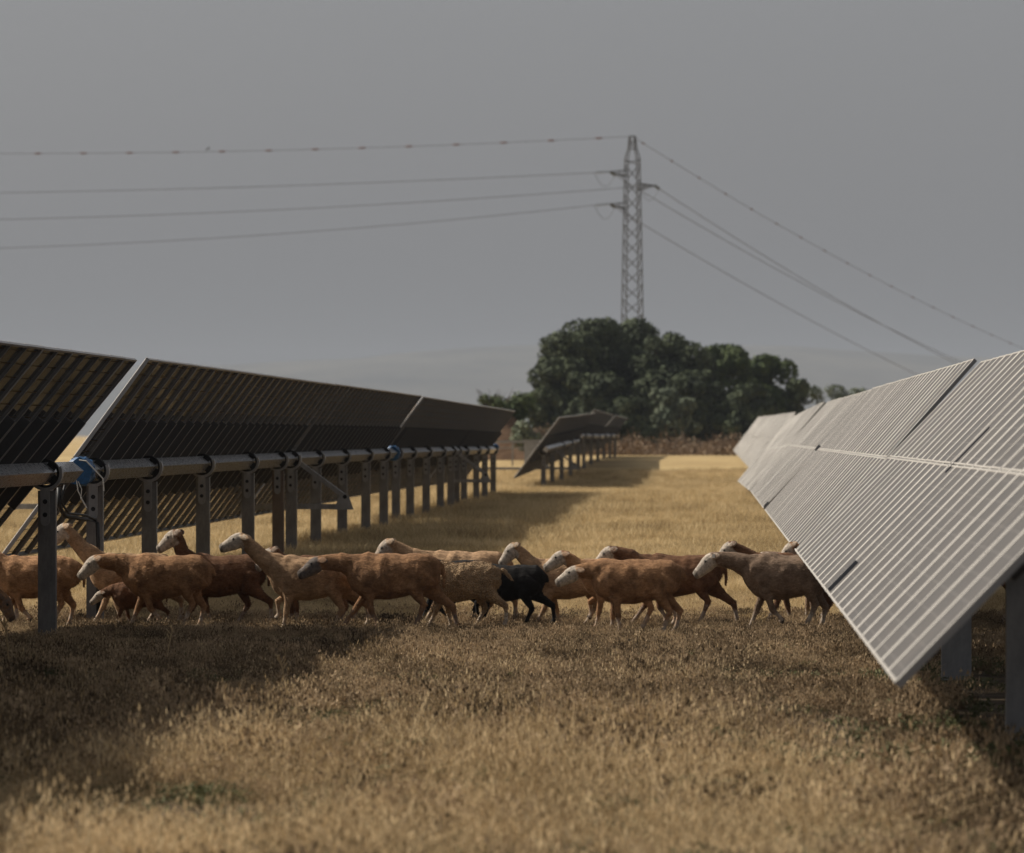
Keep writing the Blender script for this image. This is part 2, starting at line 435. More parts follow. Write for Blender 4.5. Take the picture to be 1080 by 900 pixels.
# ---------------------------------------------------------------- blue wrapping, string and cables
M_BLUE = mat('blue_plastic', (.02, .12, .30), .5)
L(M_BLUE, ramp(M_BLUE, noise_tex(M_BLUE, 30, 3, .6, obj_co(M_BLUE)), [(.3, (.004, .045, .12)), (.7, (.012, .09, .22))]), P(M_BLUE).inputs['Base Color'])
M_STR = mat('pale_string', (.6, .58, .52), .8)
M_CAB = mat('black_cable', (.01, .01, .01), .6)
def blue_wrap(D, s, label, ropes=True):
    root = empty('blue_wrapping', (XL, D, ZT)); tag(root, label, 'plastic wrap', 'blue wrappings on the tube joints')
    mb = MB(); n = 16; rr = random.Random(3)
    pts = []
    for j in range(6):
        y = -.12 + j * .05
        for k in range(n):
            a = 2 * PI * k / n
            r = s * (.128 + .012 * rr.random() + .012 * math.sin(5 * a + j)) * (1.0 if 0 < j < 5 else .93)
            mb.v.append((r * math.cos(a), y, r * math.sin(a)))
    for j in range(5):
        for k in range(n): mb.f.append((j * n + k, j * n + (k + 1) % n, (j + 1) * n + (k + 1) % n, (j + 1) * n + k)); mb.m.append(0)
    mb.f.append(tuple(range(n))); mb.m.append(0); mb.f.append(tuple(5 * n + k for k in reversed(range(n)))); mb.m.append(0)
    mb.build('wrap', M_BLUE, root)
    if ropes:
        mb = MB()
        mb.tube([(.0, -.13, .13), (.08, -.14, .12), (.17, -.15, .03), (.27, -.14, -.08), (.28, -.14, -.22)], .008, 6)
        mb.build('string', M_STR, root)
        mb = MB()
        mb.tube([(-.03, -.13, -.10), (-.01, -.14, -.22), (.04, -.14, -.32), (.09, -.14, -.41)], .006, 6)
        mb.tube([(-.01, -.13, -.11), (.03, -.14, -.2), (.02, -.14, -.3), (.08, -.14, -.40)], .005, 6)
        mb.build('string', M_STR, root)
blue_wrap(57.4, 1.2, 'bright blue plastic wrapped round the tube beside the near post, white strings hanging')
blue_wrap(114.5, 1.25, 'small blue plastic wrap on the tube joint halfway down the left row', False)
blue_wrap(169.9, .9, 'tiny blue wrap at the far end of the left row tube', False)
mb = MB()
q = pl(97) - .05
mb.tube([(XL - .22, 57.2, ZT - .18), (XL - .22, 57.2, ZT - .38), (XL - .17, 57.3, ZT - .50), (XL - .02, 57.9, ZT - .545), (XL - .0, q - .02, ZT - .56), (XL + .05, q - .03, ZT - .60), (XL + .06, q - .04, ZT - .8), (XL + .06, q - .04, ZT - 1.65)], .024, 8)
mb.tube([(XL - .15, 57.2, ZT - .15), (XL - .2, 57.2, ZT - .34), (XL - .12, 57.3, ZT - .47), (XL + .0, 57.9, ZT - .50), (XL + .03, q - .02, ZT - .56)], .014, 8)
tag(mb.build('power_cable', M_CAB, smooth=True), 'thick black cable looping down the second post under the blue wrap', 'cable')

# ---------------------------------------------------------------- pylon and lines
M_LAT = steel('lattice_steel', (.035, .035, .037), (.07, .07, .07), .7, .2)
M_INS = mat('glass_insulator', (.10, .11, .11), .2, 0, .9)
M_WIRE = mat('aluminium_wire', (.05, .05, .055), .6, .2)
M_MARK = mat('red_marker', (.13, .075, .07), .8)
DP = 600.0
PXY = px(667, HY, DP); gp = gz(PXY.x, DP)
pyl = empty('lattice_pylon', (PXY.x, DP, gp), (0, 0, R(16))); tag(pyl, 'tall grey steel lattice pylon rising behind the dark trees', 'pylon')
zpx = lambda y: EYE + (HY - y) / F * DP - gp
Htop, Hcage, Hsh = zpx(144), zpx(160), zpx(168)
wid = lambda z: (2.5 * (1 - z / Hsh) + 1.45 * (z / Hsh)) / 2
mb = MB(); S4 = [(-1, -1), (1, -1), (1, 1), (-1, 1)]
levels = [0]; z = 0
while z < Hsh - 1.2: z += 1.75; levels.append(min(z, Hsh))
if levels[-1] < Hsh: levels.append(Hsh)
for a, b in zip(levels, levels[1:]):
    for k in range(4):
        s0, s1 = S4[k], S4[(k + 1) % 4]
        p = lambda s, zz: Vector((s[0] * wid(zz), s[1] * wid(zz), zz))
        mb.bar(p(s0, a), p(s0, b), .11)
        if (len(mb.f) // 6 + k) % 2: mb.bar(p(s0, a), p(s1, b), .10)
        else: mb.bar(p(s1, a), p(s0, b), .10)
for k in range(4):
    s0, s1 = S4[k], S4[(k + 1) % 4]; w0 = wid(Hsh)
    a = Vector((s0[0] * w0, s0[1] * w0, Hsh)); b = Vector((s0[0] * .42, s0[1] * .42, Hcage + .3)); b2 = Vector((s1[0] * .42, s1[1] * .42, Hcage + .3))
    c = Vector((s0[0] * .3, s0[1] * .3, Htop)); c2 = Vector((s1[0] * .3, s1[1] * .3, Htop))
    mb.bar(a, b, .13); mb.bar(b, c, .12); mb.bar(b, c2, .07); mb.bar(b, b2, .07); mb.bar(c, c2, .1)
mb.build('lattice_mast', M_LAT, pyl)
arms = []
for sx, yy, nm in ((-1, 183, 'a'), (1, 197, 'b'), (-1, 217, 'c')):
    za = zpx(yy); mb = MB(); tip = Vector((sx * 2.7, 0, za + .15))
    for sy in (-1, 1):
        w0 = wid(za)
        mb.bar((sx * w0, sy * w0, za + .35), tip, .11); mb.bar((sx * w0, sy * w0, za - .45), tip, .11)
        m1 = (Vector((sx * w0, sy * w0, za + .35)) + tip) / 2; mb.bar(m1, (sx * w0, sy * w0, za - .45), .06)
    mb.bar((sx * wid(za), -wid(za), za), (sx * wid(za), wid(za), za), .07)
    arm = mb.build('crossarm', M_LAT, pyl); arms.append(tip)
Mw = Matrix.Translation(pyl.location) @ Matrix.Rotation(R(16), 4, 'Z')
def insulator(p, d):
    mb = MB(); d = Vector(d).normalized()
    for k in range(9):
        c = p + d * (.25 + k * .17)
        mb.tube([c - d * .035, c, c + d * .05], [.06, .19, .06], 10)
    mb.bar(p, p + d * 1.9, .035)
    o = mb.build('insulator', M_INS, pyl); return p + d * 1.9
Mi = Mw.inverted()
def span(P0, P1, sag, n=40):
    return [P0.lerp(P1, i / n) - Vector((0, 0, 4 * sag * (i / n) * (1 - i / n))) for i in range(n + 1)]
def cable(name, pts, r, label, cat, group, markers=0, m0=0, msp=1):
    root = empty(name, pts[0]); tag(root, label, cat, group)
    loc = [p - pts[0] for p in pts]
    mb = MB(); mb.tube(loc, r, 5); mb.build('conductor', M_WIRE, root)
    if markers:
        # coiled marker: a fat short spiral along the wire
        dcum = 0; want = m0; k = 0
        for a, b in zip(loc, loc[1:]):
            l = (b - a).length
            while dcum + l > want and k < markers:
                c = a.lerp(b, (want - dcum) / l); d = (b - a).normalized()
                mm = MB(); mm.tube([c - d * .5, c - d * .2, c + d * .2, c + d * .5], [.04, .115, .115, .04], 8)
                mm.build('marker', M_MARK, root); want += msp; k += 1
            dcum += l
    return root
GLn = 'overhead wires strung from the pylon'
jump = []
leftends = {0: (px(-420, 203, 620)), 1: px(-420, 231, 620), 2: px(-420, 262, 620)}
rightends = {0: px(1250, 470, 900), 1: px(1250, 482, 900), 2: px(1250, 505, 900)}
tips = [arms[0], arms[1], arms[2]]
lab_l = ['upper plain wire running left from the pylon below the marked wire', 'middle plain wire running left from the pylon', 'lowest wire running left from the pylon']
lab_r = ['upper of the paired plain wires falling to the right of the pylon', 'lower of the paired plain wires falling to the right of the pylon', 'lowest single wire falling to the right of the pylon']
order = [0, 1, 2]
for i in order:
    tw = Mw @ tips[i]
    dl = (leftends[i] - tw).normalized(); dr = (rightends[i] - tw).normalized()
    pL = insulator(tips[i], (Mi.to_3x3() @ (dl + Vector((0, 0, -.03)))))
    pR = insulator(tips[i], (Mi.to_3x3() @ (dr + Vector((0, 0, -.06)))))
    mb = MB(); n = 12
    mb.tube([pL.lerp(pR, k / n) - Vector((0, 0, 1.5 * math.sin(PI * k / n))) for k in range(n + 1)], .025, 5)
    mb.build('jumper_loop', M_WIRE, pyl)
    cable('power_line', span(Mw @ pL, leftends[i], [.9, 1.5, 2.0][i]), .035, lab_l[i], 'power line', GLn)
    cable('power_line', span(Mw @ pR, rightends[i], [3.5, 3.5, 3.5][i]), .04, lab_r[i], 'power line', GLn)
top = Mw @ Vector((0, 0, Htop))
cable('earth_wire', span(top, px(-420, 152, 620), 1.4), .028, 'topmost wire left of the pylon, hung with a row of red markers', 'power line', GLn, 20, 4, 5.7)
cable('earth_wire', span(top, px(1290, 440, 900), 4.2), .03, 'topmost wire right of the pylon, hung with red markers down its slope', 'power line', GLn, 40, 4, 10.5)
mb = MB(); b = px(218, 157.4, 608)
M_BIRD = mat('dark_feathers', (.03, .028, .026), .8)
mb.tube([(-.28, 0, -.02), (-.12, 0, .08), (.06, 0, .17), (.16, 0, .27), (.21, 0, .33), (.29, 0, .33)], [.02, .07, .09, .06, .055, .01], 8)
mb.tube([(0, 0, .1), (0, 0, -.02)], .012, 5)
tag(mb.build('bird', M_BIRD, smooth=True, loc=b), 'small dark bird perched on the topmost wire at the left', 'bird')

# ---------------------------------------------------------------- trees and scrub
def leaf_mat(name, c0, c1, sc=1.2):
    m = mat(name, c0, .75, 0, .2)
    c = ramp(m, noise_tex(m, sc, 4, .7, geo_pos(m)), [(.35, c0), (.65, c1)])
    L(m, c, P(m).inputs['Base Color']); return m
M_LEAF = leaf_mat('dark_evergreen_leaves', (.014, .022, .010), (.085, .105, .050), .6)
M_LEAF2 = leaf_mat('brighter_green_leaves', (.028, .046, .014), (.105, .135, .045), .6)
M_LEAF3 = leaf_mat('grey_green_leaves', (.075, .095, .06), (.14, .16, .10), .8)
M_BARK = mat('bark', (.08, .06, .045), .9, 0, .1)
L(M_BARK, ramp(M_BARK, noise_tex(M_BARK, 9, 4, .7, scale_vec(M_BARK, obj_co(M_BARK), (1, 1, .2))), [(.3, (.05, .038, .03)), (.7, (.13, .1, .075))]), P(M_BARK).inputs['Base Color'])
M_DRY = leaf_mat('dry_brown_scrub', (.09, .06, .036), (.32, .225, .14), .7)
def leaves(mb, lobes, nleaf, size, rr, shell=.72, zmin=.1):
    tot = sum(r * r for _, r in lobes)
    for c, r in lobes:
        n = int(nleaf * r * r / tot)
        for _ in range(n):
            d = Vector((rr.gauss(0, 1), rr.gauss(0, 1), rr.gauss(0, 1))).normalized()
            k = r * (shell + (1 - shell) * rr.random() ** .6) * (1 + .22 * noise.noise(d * 2.3 + c))
            p = c + Vector((d.x, d.y, d.z * .9)) * k
            if p.z < zmin: continue
            a = (d + Vector((rr.uniform(-1, 1), rr.uniform(-1, 1), rr.uniform(-1, 1))) * .9).normalized()
            t = a.orthogonal().normalized(); t = Matrix.Rotation(rr.random() * 6.28, 3, a) @ t; bb = a.cross(t)
            s = size * rr.uniform(.6, 1.3)
            mb.add([p - t * s * .5, p + bb * s * .32, p + t * s * .5, p - bb * s * .32], [(0, 1, 2, 3)])
def tree(x_px, top_px, w_px, D, label, m, seed, cat='tree', name='evergreen_tree', nleaf=16000, size=.32, group='dark evergreen trees behind the panels', low=.12, narrow=1.0):
    rr = random.Random(seed); X = (x_px - VX) / F * D; g = gz(X, D)
    H = EYE + (HY - top_px) / F * D - g; Wd = w_px * 1.12 / F * D / 2
    root = empty(name, (X, D, g)); tag(root, label, cat, group)
    mb = MB()
    th = H * .35
    mb.tube([(0, 0, -.3), (.1, 0, th * .5), (.05, .1, th)], [H * .035, H * .026, H * .02], 9)
    lobes = []
    nl = int(22 + 4 * Wd)
    for k in range(nl):
        a = rr.random() * 6.28; hh = low + (1 - low) * rr.random()
        w = max(.25, math.sin(PI * min(1, (hh * .80 + .20)))) ** .55
        rad = Wd * w * rr.uniform(.45, 1.0)
        r = H * rr.uniform(.07, .15) * narrow
        lobes.append((Vector((math.cos(a) * rad, math.sin(a) * rad * .8, min(hh * H, H - r * 1.02))), r))
    lobes.append((Vector((rr.uniform(-.3, .3) * Wd, 0, H - H * .13)), H * .13)); lobes.append((Vector((0, 0, H * .48)), min(Wd, H * .4) * .85))
    for c, r in lobes[:12]:
        s = Vector((.05, .1, th * rr.uniform(.6, 1)))
        mb.tube([s, s.lerp(c, .5) + Vector((0, 0, .2)), c], [H * .012, H * .008, H * .003], 6)
    mb.build('trunk', M_BARK, root, smooth=True)
    mb = MB(); leaves(mb, lobes, nleaf, size, rr)
    mb.build('crown', m, root)
tree(598, 347, 62, 398, 'dark tree at the left end of the clump, above the green bushes', M_LEAF, 11)
tree(626, 334, 90, 402, 'tall dark rounded tree directly left of the pylon base', M_LEAF, 12, nleaf=20000)
tree(662, 332, 80, 408, 'tallest dark tree standing right in front of the pylon', M_LEAF, 13, nleaf=20000)
tree(706, 349, 90, 400, 'broad dark tree just right of the pylon', M_LEAF, 14, nleaf=20000)
tree(765, 362, 66, 404, 'greener tree with a notched top right of centre in the clump', M_LEAF2, 15)
tree(812, 373, 56, 406, 'rounded brighter green tree near the right end of the clump', M_LEAF2, 16)
tree(843, 399, 24, 402, 'small dark pointed tree at the right end of the clump', M_LEAF, 17, nleaf=4000)
tree(735, 390, 76, 396, 'dark low filler tree between the broad tree and the greener tree', M_LEAF, 18)
tree(790, 404, 60, 394, 'low dark tree under the brighter green tree', M_LEAF, 19)
tree(705, 408, 62, 388, 'pale grey green bush tree low at the front of the clump', M_LEAF3, 20, nleaf=7000)
tree(634, 392, 60, 390, 'dark low tree at the front below the tall rounded tree', M_LEAF, 21)
tree(738, 380, 50, 410, 'dark tree filling the dip between the broad tree and the notched one', M_LEAF, 41)
tree(790, 378, 46, 412, 'dark tree between the notched greener tree and the rounded one', M_LEAF, 42, nleaf=8000)
tree(596, 376, 58, 393, 'dark tree in front at the left of the clump', M_LEAF, 43)
tree(574, 408, 26, 385, 'low dark tree beside the brown bank', M_LEAF, 22, nleaf=5000)
tree(668, 418, 56, 384, 'low dark bushy tree behind the far panel tables', M_LEAF, 24, nleaf=6000)
tree(880, 404, 30, 500, 'small pale green tree peeping over the right row of panels', M_LEAF3, 25, nleaf=2500)
tree(862, 406, 16, 505, 'thin sparse little tree beside the clump right end', M_LEAF3, 26, nleaf=900, narrow=.6)
tree(905, 408, 26, 500, 'low pale bush top over the pale right panels', M_LEAF3, 27, nleaf=1500)

# brown bank and its scrub
def build_bank():
    mb = MB(); nx, ny = 40, 16
    x0, x1, D = -22.0, -8.5, 300
    for j in range(ny):
        for i in range(nx):
            u, v = i / (nx - 1), j / (ny - 1)
            x = x0 + (x1 - x0) * u; y = D + 14 * v
            h = 3.0 * math.sin(PI * min(1, v * 1.0)) ** .7 * smooth(1.0, .72, u) * smooth(0, .1, u)
            h *= 1 + .35 * noise.noise(Vector((x * .5, y * .3, 0)))
            mb.v.append((x, y, gz(x, y) - .05 + h))
    for j in range(ny - 1):
        for i in range(nx - 1): mb.f.append((j * nx + i, j * nx + i + 1, (j + 1) * nx + i + 1, (j + 1) * nx + i)); mb.m.append(0)
    m = mat('brown_earth', (.2, .12, .07), .95, 0, .1)
    L(m, ramp(m, noise_tex(m, 1.1, 6, .75, geo_pos(m)), [(.3, (.12, .07, .042)), (.7, (.27, .17, .10))]), P(m).inputs['Base Color'])
    bump(m, noise_tex(m, 3, 5, .8, geo_pos(m)), 1, .3)
    tag(mb.build('earth_bank', m, smooth=True), 'brown earth bank at the end of the left row', None, None, 'structure')
build_bank()
def shrub(x_px, y_top, w_px, D, label, m, seed, name='shrub', n=1800, size=.22, zbase=None, group=None, spiky=False):
    rr = random.Random(seed); X = (x_px - VX) / F * D; g = gz(X, D) if zbase is None else zbase
    H = max(.5, EYE + (HY - y_top) / F * D - g); Wd = w_px / F * D / 2
    root = empty(name, (X, D, g)); tag(root, label, 'bush', group)
    mb = MB(); lobes = []
    for k in range(9):
        a = rr.random() * 6.28; rad = Wd * math.sqrt(rr.random()) * .8
        r = rr.uniform(.22, .36) * H
        lobes.append((Vector((math.cos(a) * rad, math.sin(a) * rad, rr.uniform(.3, .72) * H)), r))
    for c, r in lobes: mb.tube([(c.x * .3, c.y * .3, -.1), c * .6, c], [.05, .03, .012], 5)
    if spiky:
        for k in range(30):
            a = rr.random() * 6.28; e = rr.uniform(.7, 1.3); b0 = Vector((math.cos(a) * Wd * .7 * rr.random(), math.sin(a) * .4, H * .4))
            mb.tube([b0, b0 + Vector((math.cos(a) * .7, 0, H * .6 * e))], [.02, .006], 4)
    mb.build('stems', M_BARK, root)
    mb = MB(); leaves(mb, lobes, n, size, rr, .4, .02)
    mb.build('foliage', m, root)
zb = lambda x, D: gz(x, D) + 2.2
shrub(520, 414, 34, 304, 'spiky green shrub at the left top of the brown bank', M_LEAF2, 31, zbase=.6 + 2.3, n=1500, spiky=True)
shrub(545, 412, 34, 306, 'rounded green shrub on the bank beside the dark trees', M_LEAF2, 32, zbase=.6 + 2.1, n=1800)
shrub(556, 440, 22, 298, 'small yellowish green bush on the slope of the bank', M_LEAF3, 33, zbase=1.0, n=900)
shrub(500, 425, 26, 306, 'low green shrub just over the end of the left row', M_LEAF3, 34, zbase=.6 + 1.6, n=1000)
def scrub_band():
    rr = random.Random(8); mb = MB()
    for _ in range(26000):
        x = rr.uniform(-14, 9.5); y = 377 + rr.gauss(0, 2.6); hn = .62 + 1.5 * fbm_(x, y, .3) + .9 * fbm_(x, y, 1.3)
        if hn < .25: continue
        z = hn * rr.random() ** .8
        n1 = Vector((rr.uniform(-1, 1), rr.uniform(-1, 1), rr.uniform(-1, 1))).normalized(); t1 = n1.orthogonal().normalized(); b1 = n1.cross(t1); s_ = rr.uniform(.05, .15)
        p = Vector((x, y, gz(x, y) + z))
        mb.add([p - t1 * s_, p + b1 * s_ * .5, p + t1 * s_, p - b1 * s_ * .5], [(0, 1, 2, 3)])
    for _ in range(500):
        x = rr.uniform(-14, 9.5); y = 375 + rr.gauss(0, 2.5); h = max(.3, .95 + 1.6 * fbm_(x, y, .3))
        p = Vector((x, y, gz(x, y))); mb.bar(p, p + Vector((rr.uniform(-.4, .4), rr.uniform(-.3, .3), h * rr.uniform(.7, 1.25))), .03)
    tag(mb.build('dry_scrub', M_DRY), 'reddish brown dry scrub in a ragged band at the foot of the trees', None, None, 'stuff')
def fbm_(x, y, s, z=0.0): return noise.fractal(Vector((x * s, y * s, z)), 1.0, 2.0, 3)
scrub_band()
shrub(560, 447, 24, 320, 'dry reddish brown bush beside the foot of the bank', M_DRY, 50, name='dry_bush', n=1400, size=.2)

# grey cabinet and low fence behind the far tables
M_GREY = steel('painted_grey_metal', (.22, .225, .23), (.30, .30, .30), .6, .1)
c = px(566, 478, 262); root = empty('electrical_cabinet', (c.x, 262, gz(c.x, 262))); tag(root, 'grey metal cabinet standing left of the far panel tables', 'cabinet')
mb = MB(); mb.box((0, 0, .72), (1.25, .6, 1.3)); mb.box((0, 0, .04), (1.35, .7, .1)); mb.build('cabinet_body', M_GREY, root)
mb = MB(); mb.box((0, 0, 1.41), (1.38, .74, .07)); mb.build('cabinet_roof', M_GREY, root)
for s in (-1, 1):
    mb = MB(); mb.box((s * .3, -.31, .72), (.57, .02, 1.18)); d = mb.build('door', M_GREY, root)
    mb = MB(); mb.box((s * .08, -.33, .72), (.03, .03, .16)); mb.build('handle', M_DARK, d)
root = empty('rail_fence', (-18, 272, 0)); tag(root, 'low grey rail fence crossing behind the end of the left row', 'fence')
for z, h in ((1.28, .10), (.95, .05)):
    mb = MB(); mb.box((4.5, 0, gz(-14, 272) + z), (11, .05, h)); mb.build('rail', M_GREY, root)
for i in range(6):
    mb = MB(); mb.box((-.8 + i * 2.1, .06, gz(-14, 272) + .65), (.08, .06, 1.4)); mb.build('post', M_GREY, root)


# ---------------------------------------------------------------- sheep
def coat(name, c0, c1, pale, dark=(.02, .015, .012), wool=False, rough=.85):
    m = mat(name, c0, rough, 0, .15)
    co = obj_co(m)
    base = ramp(m, noise_tex(m, 5, 5, .65, co), [(.3, c0), (.7, c1)])
    at = N(m, 'ShaderNodeAttribute'); at.attribute_name = 'mark'; sc = sep(m, at.outputs['Vector'])
    jitter = math_n(m, 'MULTIPLY', math_n(m, 'SUBTRACT', noise_tex(m, 16, 5, .75, co), .5), 1.3)
    pf = mapr(m, math_n(m, 'ADD', sc[0], jitter), .30, .72)
    rn = N(m, 'ShaderNodeObjectInfo').outputs['Random']
    base = mixc(m, 1.0, base, ramp(m, rn, [(0, (.78, .76, .74)), (1, (1.12, 1.10, 1.08))]), 'MULTIPLY')
    base = mixc(m, 1.0, base, ramp(m, noise_tex(m, 42, 5, .85, scale_vec(m, co, (.55, 1, 1))), [(.3, (.5, .47, .44)), (.7, (1.22, 1.22, 1.22))]), 'MULTIPLY')
    pc = ramp(m, noise_tex(m, 26, 5, .8, co), [(.32, tuple(v * .38 for v in pale)), (.6, pale)])
    c = mixc(m, pf, base, pc); c = mixc(m, sc[1], c, dark)
    L(m, c, P(m).inputs['Base Color'])
    P(m).inputs['Sheen Weight'].default_value = .04
    if wool:
        v = N(m, 'ShaderNodeTexVoronoi'); v.inputs['Scale'].default_value = 55; L(m, co, v.inputs['Vector'])
        bump(m, v.outputs['Distance'], 1.0, .02)
    else:
        bump(m, noise_tex(m, 60, 5, .8, scale_vec(m, co, (.5, 1, 1))), 1.0, .02)
    return m
PALE = (.62, .53, .43)
COATS = {
 'rust': coat('rust_brown_coat', (.20, .105, .050), (.62, .35, .175), PALE),
 'tan': coat('tan_coat', (.34, .215, .12), (.74, .49, .29), PALE),
 'dull': coat('greyish_brown_coat', (.20, .135, .09), (.42, .30, .21), PALE),
 'black': coat('black_coat', (.008, .007, .007), (.016, .014, .013), (.03, .026, .024)),
 'wool': coat('tan_wool', (.30, .20, .11), (.56, .40, .24), PALE, wool=True),
 'brown': coat('dark_brown_coat', (.10, .048, .024), (.26, .13, .065), PALE),
 'grey': coat('dark_face_coat', (.18, .095, .046), (.52, .29, .145), (.20, .17, .15)),
}
M_EYE = mat('eye', (.01, .008, .006), .15, 0, .6)
M_TAG = mat('pale_tag', (.75, .74, .68), .5)

TS = bpy.data.scenes.new('workbench')
def sheep(name, D, cpx, head=(0.72, .98), s=1.0, H=None, coatn='rust', phase=0, label='', yaw=0, pitch=28, ear=0, tail=0, rough_face=1, tagged=False, face=None, lat=0.0, gzx=None):
    """local frame: +x is forward (towards the head), z up; head = (forward, height) of the head centre in metres / s"""
    ang = PI + R(yaw); X = (cpx - VX) / F * D
    zb = .20 if H is None else H
    mb = MB()
    up = .575
    T = [(-.55, .575, .04, .06), (-.515, .58, .095, .115), (-.43, .578, .145, .165), (-.30, .572, .158, .186), (-.12, .542, .175, .205), (.06, .526, .184, .219),
         (.22, .532, .170, .222), (.34, .554, .150, .214), (.44, .575, .118, .165), (.51, .585, .075, .11), (.55, .59, .03, .04)]
    T0 = [(-.53, .63, .035, .05), (-.50, .605, .09, .10), (-.42, .585, .135, .155), (-.28, .565, .160, .185), (-.10, .55, .178, .195), (.08, .548, .182, .198),
         (.22, .553, .168, .192), (.34, .565, .145, .185), (.44, .57, .115, .155), (.51, .575, .07, .10), (.54, .58, .03, .04)]
    mb.tube([(x * .89, 0, z) for x, z, w, h in T], [(w, h) for x, z, w, h in T], 20)
    # withers and hip
    hx, hz = head; hy = lat
    nb = Vector((.325, 0, .60)); hd = Vector((hx, hy, hz))
    pd = R(pitch); f = Vector((math.cos(pd), hy * .6, -math.sin(pd))).normalized()
    poll = hd - f * .085
    mid = nb.lerp(poll, .5) + Vector((.015, 0, -.015 if hz > .75 else .03))
    mb.tube([nb, nb.lerp(mid, .5), mid, mid.lerp(poll, .6), poll + f * .01], [(.115, .155), (.085, .118), (.064, .090), (.055, .076), (.054, .068)], 16)
    dn = Vector((0, 0, -1)); dn = (dn - f * dn.dot(f)).normalized()
    hp = [(-.125, .0, .035, .045), (-.10, .0, .060, .066), (-.05, .006, .069, .080), (.01, .016, .061, .079), (.06, .025, .050, .066), (.11, .032, .045, .056), (.150, .036, .042, .050), (.176, .037, .030, .036)]
    mb.tube([hd + f * a + dn * b for a, b, w, h in hp], [(h, w) if abs(f.z) >= .9 else (w, h) for a, b, w, h in hp], 14)
    side = f.cross(dn).normalized()
    ears_ = []
    for sg in (-1, 1):
        e0 = poll + side * sg * .055 - dn * .022
        droop = .01 + .03 * ear
        e1 = e0 + side * sg * .085 - f * (.105 + .02 * ear) + Vector((0, 0, -droop - .035)); ears_.append((e0 + (e1 - e0) * .25, e1))
        mb.tube([e0, e0.lerp(e1, .35), e0.lerp(e1, .7), e1], [(.016, .020), (.014, .038), (.013, .034), (.008, .012)], 8)
    legs = []
    def leg(pts, rads): mb.tube(pts, rads, 10); legs.append(pts)
    ph = phase
    gait = [(.55, 0), (-.45, 1), (.05, 0), (.5, 2)] if ph == 0 else [(-.35, 0), (.5, 2), (.5, 0), (-.5, 1)] if ph == 1 else [(.15, 0), (-.2, 0), (-.1, 0), (.25, 0)] if ph == 2 else [(.9, 0), (-.1, 1), (-.75, 0), (.35, 2)] if ph == 3 else [(0.05, 3), (.25, 0), (-.6, 1), (.35, 0)]
    gl = 0.0
    for i, (sw, bend) in enumerate(gait[:2]):
        y = (-.085, .085)[i]
        sh = Vector((.27, y * .8, .52)); el = Vector((.24 + .03 * sw, y, .385))
        a = sw * .72
        if bend == 3:      # lifted and folded fore leg
            kn = el + Vector((.15, 0, -.09)); fe = kn + Vector((-.02, 0, -.13)); ho = fe + Vector((.035, 0, -.05))
        else:
            kn = el + Vector((math.sin(a) * .18, 0, -math.cos(a) * .18))
            b = a - (.5 if bend == 1 else .0) + (.15 if bend == 2 else 0)
            L2 = max(.05, (kn.z - .045) / max(.5, math.cos(b))) if bend != 1 else .15
            fe = kn + Vector((math.sin(b) * L2, 0, -math.cos(b) * L2))
            ho = Vector((fe.x + .025, y, max(0.012, fe.z - .035)))
        leg([sh, el, el.lerp(kn, .5), kn, kn.lerp(fe, .5), fe, ho + Vector((.0, 0, .008))], [(.078, .125), (.056, .078), .038, (.033, .035), .0225, .028, (.031, .033)])
    for i, (sw, bend) in enumerate(gait[2:]):
        y = (-.09, .09)[i]
        hip = Vector((-.33, y * .7, .56)); a = sw * .5
        st = Vector((-.265 + .13 * sw, y, .40 + .015 * abs(sw)))
        ho_x = -.365 + .38 * sw
        hk = Vector((-.41 + .24 * sw - (.03 if sw < 0 else 0), y, .235 + (.03 if bend else 0)))
        fe = Vector((ho_x - .01, y, .06 + (.05 if bend == 1 else 0))); ho = Vector((ho_x + .02, y, .012 + (.03 if bend == 1 else 0)))
        leg([hip, st, st.lerp(hk, .55), hk, hk.lerp(fe, .5), fe, ho + Vector((0, 0, .008))], [(.108, .160), (.082, .112), .050, (.030, .039), .0235, .029, (.031, .033)])
    if tail == 0: tp = [(-.455, 0, .67), (-.515, 0, .62), (-.53, 0, .52), (-.525, 0, .42)]
    elif tail == 1: tp = [(-.455, 0, .67), (-.525, .01, .66), (-.595, .02, .60), (-.645, .02, .55)]
    else: tp = [(-.455, 0, .66), (-.505, 0, .60), (-.52, 0, .54)]
    mb.tube(tp, [.03, .026, .02, .012][:len(tp)], 8)
    me0 = mb.mesh('tmp', True)
    tmp = bpy.data.objects.new('tmp', me0); TS.collection.objects.link(tmp)
    md = tmp.modifiers.new('r', 'REMESH'); md.mode = 'VOXEL'; md.voxel_size = .0095
    ms = tmp.modifiers.new('s', 'SMOOTH'); ms.factor = .5; ms.iterations = 4
    TS.view_layers[0].update(); dg = TS.view_layers[0].depsgraph; dg.update()
    me = bpy.data.meshes.new_from_object(tmp.evaluated_get(dg)); bpy.data.objects.remove(tmp); bpy.data.meshes.remove(me0)
    me.name = name
    # coat marks: where the face and shanks are pale, hooves, muzzle and eye rims dark
    at = me.attributes.new('mark', 'FLOAT_VECTOR', 'POINT'); out = []
    rr = random.Random(int(cpx * 7))
    npz = Vector((rr.random() * 9, 0, 0))
    legseg = [(l[3], l[-1]) for l in legs]
    eyes = [hd + f * .0 - dn * .022 + side * sg * .054 for sg in (-1, 1)]
    VC = [v.co.copy() for v in me.vertices]; VN = [v.normal.copy() for v in me.vertices]
